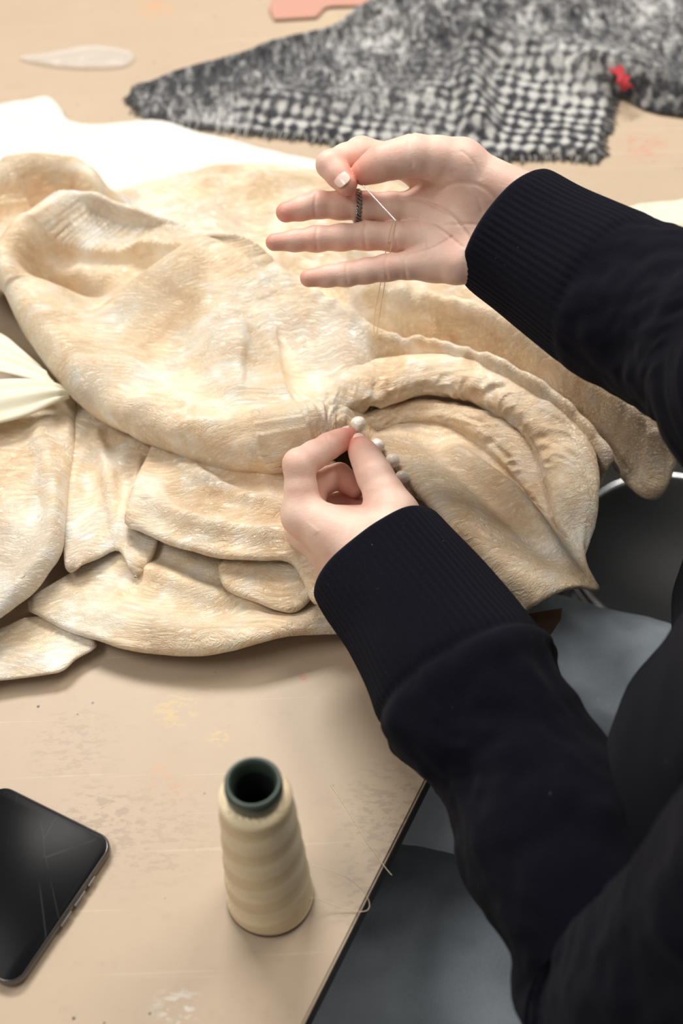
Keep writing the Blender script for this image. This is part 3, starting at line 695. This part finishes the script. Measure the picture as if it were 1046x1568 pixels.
nail('right_index_nail',idx[3][0]+(idx[2][0]-idx[3][0])*.05,idx[3][0]-idx[2][0],-fwd-RT*.15-UP*.1,.0125,.0115,.0086)
RG=simple('oxidised_silver',(.35,.33,.30),.3,1.0)
ra,rb=mid[0][0],mid[1][0]; rc=q(547,316,.006); tx=(rb-ra)/np.linalg.norm(rb-ra); s1=np.cross(tx,fwd);s1/=np.linalg.norm(s1); s2=np.cross(tx,s1)
st=[]
for k in range(3):
    L=[]
    for i in range(73):
        a=2*math.pi*i/72; ph=a*9+k*2*math.pi/3; R=.0112+.0010*math.cos(ph); L.append(tuple(rc+s1*R*math.cos(a)+s2*R*math.sin(a)+tx*.0018*math.sin(ph)))
    st.append(L)
curve_obj('twisted_ring',st,.0008,RG,person)

# left hand (near hand, pinching the cloth beside the buttons)
B=1.085
wl=[q(592,842,-.052),q(580,862,-.050),q(562,885,-.042),q(548,905,-.030)]
idx=[(q(464,790,-.022),.0125),(q(458,711,-.024),.0118),(q(504,683,-.010),.0096),(q(533,668,.002),.0076)]
mid=[(q(468,818,-.002),.0120),(q(482,742,.004),.0108),(q(520,728,.012),.0092),(q(543,748,.012),.0076)]
rng_=[(q(476,848,.012),.0115),(q(506,778,.022),.0102),(q(540,768,.026),.0088),(q(556,788,.020),.0074)]
pin=[(q(490,876,.022),.0108),(q(524,818,.034),.0092),(q(550,808,.034),.0080),(q(563,820,.028),.0068)]
thb=[(q(604,790,-.036),.0170),(q(574,728,-.024),.0134),(q(560,700,-.012),.0112),(q(548,681,.000),.0083)]
palm=[(wl[0],idx[0][0],.020,.0130,.01),(wl[1],idx[0][0],.021,.0125,.012),(wl[1],mid[0][0],.022,.0120,.012),(wl[2],rng_[0][0],.021,.0120,.012),(wl[3],pin[0][0],.019,.0120,.012),
      (q(596,838,-.048),q(604,790,-.038),.021,.0180,.014),(q(600,800,-.030),q(520,800,-.012),.013,.013,.012),(q(560,830,-.02),q(500,830,.0),.018,.016,.012),
      (q(585,862,-.050),q(660,960,-.080),.025,.025,.012),(q(560,890,-.040),q(640,985,-.070),.022,.024,.012)]
cre=[([q(440,722),q(458,714),q(476,722)],.0006,.0012),([q(500,668),q(506,683),q(512,698)],.0006,.0010),([q(562,738),q(580,728),q(598,716)],.0006,.0014),([q(470,760),q(480,800),q(500,840)],-.0005,.004),([q(520,860),q(560,845),q(590,820)],.0005,.0015)]
allp=np.array([p for f in (idx,mid,rng_,pin,thb) for p,_ in f]+wl+[q(650,950,-.08)])
lh=hand('left_hand',palm,[idx,mid,rng_,pin,thb],allp.min(0)-.032,allp.max(0)+.032,cre,B)
nail('left_thumb_nail',thb[3][0]*.85+thb[2][0]*.15,thb[3][0]-thb[2][0],-fwd+RT*.35+UP*.35,.0120,.0105,.0088)
nail('left_index_nail',idx[3][0]*.9+idx[2][0]*.1,idx[3][0]-idx[2][0],UP*1.0-RT*.6-fwd*.25,.0115,.0095,.0078)

# sleeves
def sleeve(name,path,ribend,seed=0,NT=512,NR=64,bulge=.0015):
    P=catmull([np.append(p,[a,b_]) for p,a,b_ in path],14); C=P[:,:3]; n=len(P)
    seg=np.r_[0,np.cumsum(np.linalg.norm(np.diff(C,axis=0),axis=1))]
    m=int(seg[-1]/.0022); ss=np.linspace(0,seg[-1],m); P=np.stack([np.interp(ss,seg,P[:,i]) for i in range(5)],1); C=P[:,:3]
    Tn=np.gradient(C,axis=0); Tn/=np.linalg.norm(Tn,axis=1)[:,None]
    k=9; Tp=np.pad(Tn,((k,k),(0,0)),mode='edge'); Tn=np.stack([Tp[i:i+2*k+1].mean(0) for i in range(m)]); Tn/=np.linalg.norm(Tn,axis=1)[:,None]
    sd=np.cross(Tn,-fwd); sd/=np.linalg.norm(sd,axis=1)[:,None]; nb=np.cross(sd,Tn)
    th=np.linspace(0,2*math.pi,NT,endpoint=False)
    S,THm=np.meshgrid(ss,th,indexing='ij')
    rm=1/(1+np.exp((S-ribend)/.003))
    rib=.00033*np.cos(NR*THm)*rm*np.clip((S-.003)/.008,0,1)
    cx,cy=np.cos(THm),np.sin(THm)
    wr=.0050*fbm(cx*1.6+seed,cy*1.6,S*24,3)*(1-rm)+.0018*fbm(cx*1.2+seed,cy*1.2,S*14,2)*rm
    wr+=bulge*np.exp(-((S-ribend-.012)/.010)**2)-bulge*.8*np.exp(-((S-ribend)/.004)**2)
    a=P[:,3][:,None]+rib+wr; b_=P[:,4][:,None]+rib+wr
    lip=np.clip(1-S/.004,0,1); a=a-.0016*lip**2; b_=b_-.0016*lip**2
    R=C[:,None,:]+sd[:,None,:]*(a*cx)[:,:,None]+nb[:,None,:]*(b_*cy)[:,:,None]
    inner=[]
    for dd,off in ((.022,.0040),(.010,.0038),(.001,.0030)):
        c=C[0]+Tn[0]*dd; inner.append(c[None]+sd[0]*((P[0,3]-off)*np.cos(th))[:,None]+nb[0]*((P[0,4]-off)*np.sin(th))[:,None])
    A=np.concatenate([np.stack(inner),R],0); nr=A.shape[0]
    V=A.reshape(-1,3); I=np.arange(nr*NT).reshape(nr,NT); J=np.roll(I,-1,1)
    F=np.stack([I[:-1],I[1:],J[1:],J[:-1]],-1).reshape(-1,4)
    return mesh_obj(name,V,F,KNIT,person)
LS=np.array([.27,.33,1.16]); RS=np.array([.42,.68,1.20])
sleeve('left_sleeve',[(D3(577,850,1.035),.0545,.038),(D3(640,935,1.00),.057,.044),(D3(700,1030,.965),.062,.052),(D3(728,1078,.95),.0620,.054),(D3(785,1155,.93),.055,.052),(D3(842,1270,.90),.060,.060),(D3(908,1390,.87),.060,.062),(D3(958,1500,.85),.064,.066),(D3(1020,1560,.80),.070,.070),((D3(1060,1560,.76)+LS)/2,.070,.070),(LS,.072,.072)],.125,1,bulge=.003)
sleeve('right_sleeve',[(D3(779,352,1.034),.0525,.041),(D3(860,403,1.008),.055,.045),(D3(950,455,.975),.060,.052),(D3(1046,500,.94),.064,.060),(D3(1130,545,.90),.066,.066),(D3(1200,590,.865),.070,.070),((D3(1220,590,.84)+RS)/2,.070,.070),(RS,.072,.072)],.10,5,bulge=.0008)

# torso (sweater)
Fv=np.array([-.9,.436,0]); Rv=np.array([.436,.9,0]); TC=np.array([.345,.487,0])
def body(z,f=0,r=0): return TC+Fv*f+Rv*r+np.array([0,0,z])
F=Fld((-.1,.0,.42),(.75,1.0,1.36),.006); D=F.new()
def bc(a,b,r1,r2,k=.05,ax=None,s=1): cap(F,D,a,b,r1,r2,k,ax,s,.06)
for r in (-.08,.08):
    bc(body(.58,.0,r),body(.85,.015,r),.135,.125,.05); bc(body(.85,.015,r),body(1.1,.02,r*1.1),.125,.10,.05)
bc(body(1.1,.02,-.13),body(1.17,-.0,-.155),.085,.07); bc(body(1.1,.02,.13),body(1.19,.0,.155),.085,.07)
bc(body(1.18,-.01,-.15),body(1.20,-.02,.15),.06,.06); bc(body(1.18,-.02),body(1.27,.0),.065,.058)
V,Fc=snets(F,D); nz=fbm(V[:,0]*9,V[:,1]*9,V[:,2]*9,3); V=V+.006*nz[:,None]*np.array([-.9,.3,.2]); mesh_obj('sweater_body',V,Fc,KNIT,person)
# neck and head
F=Fld((.0,.25,1.2),(.6,.85,1.72),.004); D=F.new()
hc=body(1.47,.09); 
cap(F,D,body(1.22,.0),body(1.40,.05),.052,.050,.02,marg=.05)
cap(F,D,hc+Fv*-.02,hc+Fv*.015+np.array([0,0,.01]),.088,.080,.03,Rv,.86,marg=.05)
cap(F,D,hc+Fv*.03+np.array([0,0,-.03]),hc+Fv*.055+np.array([0,0,-.085]),.060,.036,.03,marg=.05)
cap(F,D,hc+Fv*.088+np.array([0,0,.0]),hc+Fv*.108+np.array([0,0,-.032]),.008,.012,.012)
for s in (-1,1):
    cap(F,D,hc+Rv*s*.072+np.array([0,0,.01]),hc+Rv*s*.074+np.array([0,0,-.03]),.013,.009,.006)
    cap(F,D,hc+Rv*s*.04+Fv*.055+np.array([0,0,-.03]),hc+Rv*s*.035+Fv*.06+np.array([0,0,-.04]),.026,.024,.02)
for s in (-.012,.012): cap(F,D,hc+Fv*.088+np.array([0,0,-.062])+Rv*s,hc+Fv*.088+np.array([0,0,-.062]),.006,.007,.008)
V,Fc=snets(F,D); mesh_obj('head',V,Fc,SKIN,person)
D=F.new()
cap(F,D,hc+Fv*-.035+np.array([0,0,.02]),hc+Fv*.01+np.array([0,0,.035]),.096,.083,.03,Rv,.88,marg=.05)
cap(F,D,hc+Fv*-.06+np.array([0,0,.0]),hc+Fv*-.05+np.array([0,0,-.09]),.07,.05,.03,marg=.05)
cap(F,D,hc+Fv*-.12+np.array([0,0,.03]),hc+Fv*-.125+np.array([0,0,.02]),.04,.04,.01,marg=.05)
V,Fc=snets(F,D); m=N('brown_hair'); m.set('Base Color',(.06,.035,.02,1)); m.set('Roughness',.5); m.bump(m.noise(1,3,.6,m.co((60,60,400))),.003,.8); mesh_obj('hair',V,Fc,m.m,person)
EY=simple('eye',(.75,.75,.73),.1); IR=simple('iris',(.05,.03,.02),.1)
for s,nm in ((-1,'left'),(1,'right')):
    for rad,off,mt,n2 in ((.0118,.066,EY,'eye'),(.006,.0735,IR,'iris')):
        bm=bmesh.new(); bmesh.ops.create_icosphere(bm,subdivisions=3,radius=rad)
        for v_ in bm.verts: v_.co+=Vector(hc+Fv*off+Rv*s*.031+np.array([0,0,.004-(.001 if n2=='iris' else 0)]))
        me=bpy.data.meshes.new(n2); bm.to_mesh(me); bm.free(); me.materials.append(mt); link(bpy.data.objects.new(nm+'_'+n2,me),person)
# jeans and shoes
F=Fld((-.38,.0,.04),(.75,1.2,.75),.006); D=F.new()
for s in (-1,1):
    e=.05 if s<0 else 0
    hp=body(.560,-.02,s*(.095+e*.6)); kn=body(.550,.42,s*(.13+e)); an=body(.11,.36,s*(.12+e))
    cap(F,D,hp,kn,.105,.074,.03,marg=.05); cap(F,D,kn,an,.070,.054,.02,marg=.05)
cap(F,D,body(.57,-.03,-.09),body(.57,-.03,.09),.115,.115,.05,marg=.05)
cap(F,D,body(.545,.05,-.1),body(.545,.05,.1),.09,.09,.05,marg=.05)
V,Fc=snets(F,D); n_=fbm(V[:,0]*22,V[:,1]*22,V[:,2]*22,3); V[:,2]+=.008*n_; V[:,0]+=.005*n_
mesh_obj('jeans',V,Fc,DENIM,person)
F=Fld((-.45,.05,-.01),(.4,1.3,.16),.005); D=F.new()
for s in (-1,1):
    e=.05 if s<0 else 0
    a=body(.045,.34,s*(.12+e)); cap(F,D,a,body(.04,.50,s*(.13+e)),.042,.036,.02,marg=.03); cap(F,D,body(.10,.36,s*(.12+e)),a,.045,.044,.02,marg=.03)
V,Fc=snets(F,D); V[:,2]=np.maximum(V[:,2],.002); mesh_obj('shoes',V,Fc,simple('black_shoe_leather',(.02,.02,.02),.4),person)

# chair under her, and a stool further along the table
chair=empty('office_chair'); BLK=simple('black_upholstery',(.03,.03,.032),.6)
c=body(0,-.02); 
def rcyl(nm,cx,cy,z0,z1,r,mt,par,rd=.02):
    return revolve(nm,[(.001,z0),(r-rd,z0),(r,z0+min(rd,(z1-z0)/2)),(r,z1-min(rd,(z1-z0)/2)),(r-rd,z1),(.001,z1)],mt,par,(cx,cy,0),64)
rcyl('seat',c[0],c[1],.38,.435,.21,BLK,chair); rcyl('column',c[0],c[1],.09,.38,.025,CHROME,chair,.004)
for i in range(5):
    a=2*math.pi*i/5; e=np.array([math.cos(a),math.sin(a)])
    curve_obj('foot_%d'%(i+1),[(c[0],c[1],.10),(c[0]+e[0]*.15,c[1]+e[1]*.15,.085),(c[0]+e[0]*.27,c[1]+e[1]*.27,.03)],.018,CHROME,chair)
stool=empty('metal_stool'); sp_=W(1030,850,.42)
rcyl('seat',sp_[0],sp_[1],.40,.44,.11,BLK,stool)
curve_obj('seat_rim',[(sp_[0]+.114*math.cos(a),sp_[1]+.114*math.sin(a),.42) for a in np.linspace(0,2*math.pi,40)],.007,CHROME,stool)
for i in range(4):
    a=math.pi/4+math.pi/2*i; e=np.array([math.cos(a),math.sin(a)])
    curve_obj('leg_%d'%(i+1),[(sp_[0]+e[0]*.09,sp_[1]+e[1]*.09,.40),(sp_[0]+e[0]*.13,sp_[1]+e[1]*.13,.2),(sp_[0]+e[0]*.17,sp_[1]+e[1]*.17,.012)],.011,CHROME,stool)
curve_obj('foot_ring',[(sp_[0]+.14*math.cos(a),sp_[1]+.14*math.sin(a),.2) for a in np.linspace(0,2*math.pi,24)],.009,CHROME,stool)
# needle and thread
st=empty('needle_and_thread')
pe=surf(572,520); q=lambda u,v,d:tuple(D3(u,v,d))
curve_obj('needle',[q(556,284,1.006),q(580,310,1.003),q(606,338,1.00)],.0004,CHROME,st)
dpe=float((pe-CAM)@fwd)
curve_obj('thread',[[q(606,337,1.0),q(598,390,1.03),q(585,450,1.08),tuple(pe)],[q(602,336,1.0),q(590,380,1.03),q(584,440,1.08),q(568,500,dpe-.02),tuple(pe)]],.00036,TH,st)

# ------------------------------------------------------------------ light
def area(name,loc,tgt,sx,sy,pw,col):
    l=bpy.data.lights.new(name,'AREA'); l.shape='RECTANGLE'; l.size=sx; l.size_y=sy; l.energy=pw; l.color=col
    o=bpy.data.objects.new(name,l); o.location=loc; d=Vector(tgt)-Vector(loc); o.rotation_euler=d.to_track_quat('-Z','Y').to_euler(); link(o)
area('ceiling_lamp',(-.4,2.2,2.8),(0,.8,.75),1.2,.5,54,(1,.965,.91))
area('ceiling_lamp.001',(1.0,1.6,2.8),(0,.8,.75),1.0,.4,23,(1,.965,.91))
area('ceiling_lamp.002',(-1.3,.3,2.8),(0,.8,.75),1.2,.5,18,(1,.97,.92))
w=bpy.data.worlds.new('World'); sc.world=w; w.use_nodes=True; w.node_tree.nodes['Background'].inputs[0].default_value=(1,.975,.94,1); w.node_tree.nodes['Background'].inputs[1].default_value=.33
